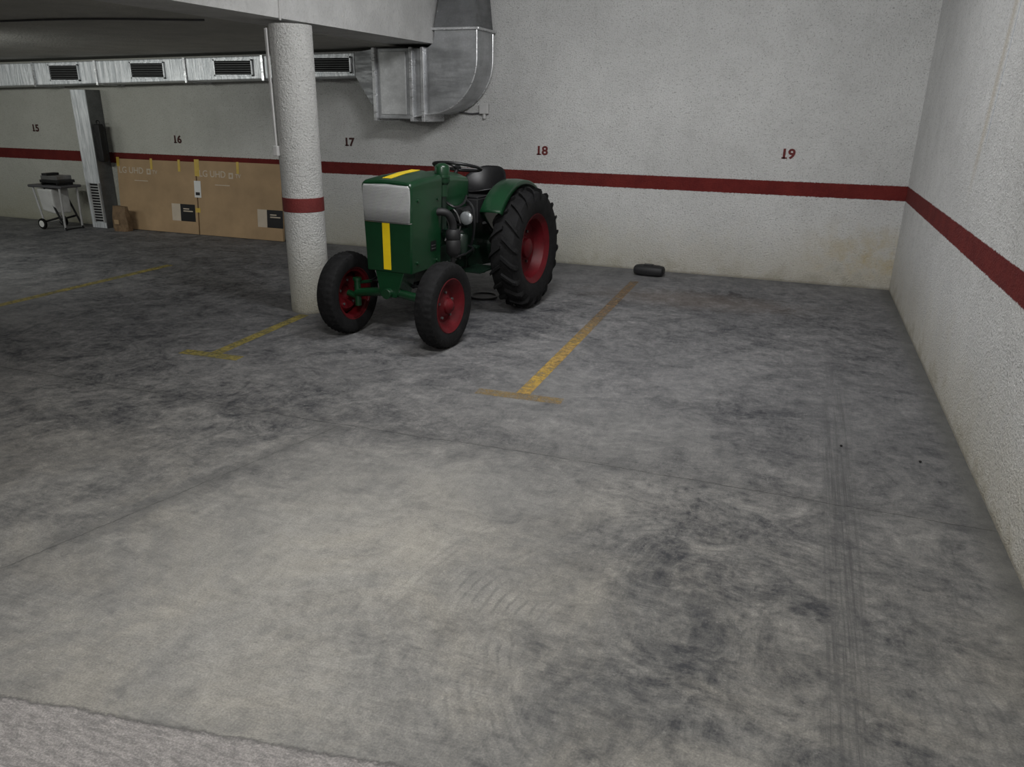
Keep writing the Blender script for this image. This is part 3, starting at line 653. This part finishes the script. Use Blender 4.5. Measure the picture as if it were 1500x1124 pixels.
def rear_wheel(y,sgn):
    R=.53; s=sgn
    w=empty_part('rear_wheel',(UX,y,R+.001))
    b=MB()
    b.lathe([(.295,-.095),(.32,-.108),(.37,-.122),(.42,-.125),(.46,-.118),(.486,-.10),(.497,-.06),(.503,0),(.497,.06),(.486,.10),(.46,.118),(.42,.125),(.37,.122),(.32,.108),(.295,.095)],RB,seg=96)
    nl=20
    for side in (1,-1):
        for k in range(nl):
            a0=2*math.pi*(k+(.5 if side<0 else 0))/nl
            st=[(.004,.500,.531,0),(.05,.495,.529,.065),(.095,.482,.520,.14),(.120,.458,.495,.195),(.127,.435,.458,.23)]
            vs=[];fs=[]
            for (yy,ri,ro,da) in st:
                a=a0-da; tw=.032; 
                for (rr,t_) in ((ri-.01,-tw),(ri-.01,tw),(ro,tw*.75),(ro,-tw*.75)):
                    aa=a+t_*1.1
                    vs.append((rr*math.cos(aa),yy*side,rr*math.sin(aa)))
            for i in range(len(st)-1):
                for j in range(4): fs.append((i*4+j,i*4+(j+1)%4,(i+1)*4+(j+1)%4,(i+1)*4+j))
            fs.append((0,1,2,3)); e_=(len(st)-1)*4; fs.append((e_+3,e_+2,e_+1,e_))
            b.add(vs,fs,RB)
    b.build('tyre',w,True,angle=30,label='black rubber tyre with chevron lugs')
    rim=[(.300,-.095*s),(.312,-.100*s),(.300,-.085*s),(.272,-.07*s),(.262,0),(.275,.065*s),(.298,.080*s),(.313,.098*s),(.305,.104*s),(.290,.090*s),(.262,.070*s),(.250,.02*s),(.235,-.02*s),(.20,-.035*s),(.12,-.03*s),(.105,-.01*s),(.09,.0),(.085,.03*s),(.06,.045*s),(.03,.05*s),(0,.05*s)]
    MB().lathe(rim,RD,seg=64).build('rim',w,True,angle=40,label='dark red dished wheel rim')
    for k in range(6):
        a=2*math.pi*k/6; MB().tube([(.155*math.cos(a),-.04*s,.155*math.sin(a)),(.155*math.cos(a),-.012*s,.155*math.sin(a))],.013,M['steel'],6).build('wheel_nut',w)
rear_wheel(.455,1); rear_wheel(-.455,-1)

# ------------------------------------------------------------------ lights
def area(name,loc,sx,sy,power,col=(1,.985,.95),rot=(0,0,0)):
    l=bpy.data.lights.new(name,'AREA'); l.shape='RECTANGLE'; l.size=sx; l.size_y=sy; l.energy=power; l.color=col
    o=bpy.data.objects.new(name,l); COL.objects.link(o); o.location=loc; o.rotation_euler=rot; return o
R_=math.radians
area('ceiling_or_fill_lamp',(-1.25,1.9,3.22),1.2,.2,112,(1,.985,.965))
area('ceiling_or_fill_lamp',(-1.3,4.6,3.22),1.5,.25,80,(.98,.985,1),(R_(52),0,0))  # added fill out of view, tilted to wash the back wall brighter
area('ceiling_or_fill_lamp',(-.9,-1.6,3.22),1.3,.25,52,(1,.99,.98),(R_(25),0,0))
area('ceiling_or_fill_lamp',(-8.2,5.0,2.17),1.4,.18,28,(.98,1,.96),(R_(60),0,0))  # unseen fill, tilted to brighten the left wall and foil duct
area('ceiling_or_fill_lamp',(-11.5,4.5,2.10),1.4,.18,21,(.98,1,.96),(R_(60),0,0))  # one more added fill lamp, lifts the far left wall
wd=bpy.data.worlds.new('world'); SC.world=wd; wd.use_nodes=True
wd.node_tree.nodes['Background'].inputs[0].default_value=(.5,.52,.55,1); wd.node_tree.nodes['Background'].inputs[1].default_value=.05

# ------------------------------------------------------------------ camera
yaw,pit,rol=math.radians(19.93),math.radians(19.896),math.radians(.904)
hz=Vector((-math.sin(yaw),math.cos(yaw),0)); r=Vector((math.cos(yaw),math.sin(yaw),0)); fw=hz*math.cos(pit)-Vector((0,0,1))*math.sin(pit); u=r.cross(fw)
r2=r*math.cos(rol)+u*math.sin(rol); u2=-r*math.sin(rol)+u*math.cos(rol)
cam=bpy.data.cameras.new('camera'); cam.sensor_width=36; cam.sensor_fit='HORIZONTAL'; cam.lens=1112.076/1500*36; cam.clip_start=.05
co=bpy.data.objects.new('camera',cam); COL.objects.link(co)
m=Matrix(((r2.x,u2.x,-fw.x,0),(r2.y,u2.y,-fw.y,0),(r2.z,u2.z,-fw.z,1.7),(0,0,0,1))); co.matrix_world=m
SC.camera=co
SC.view_settings.view_transform='Standard'; SC.view_settings.look='None'; SC.view_settings.exposure=0; SC.view_settings.gamma=1
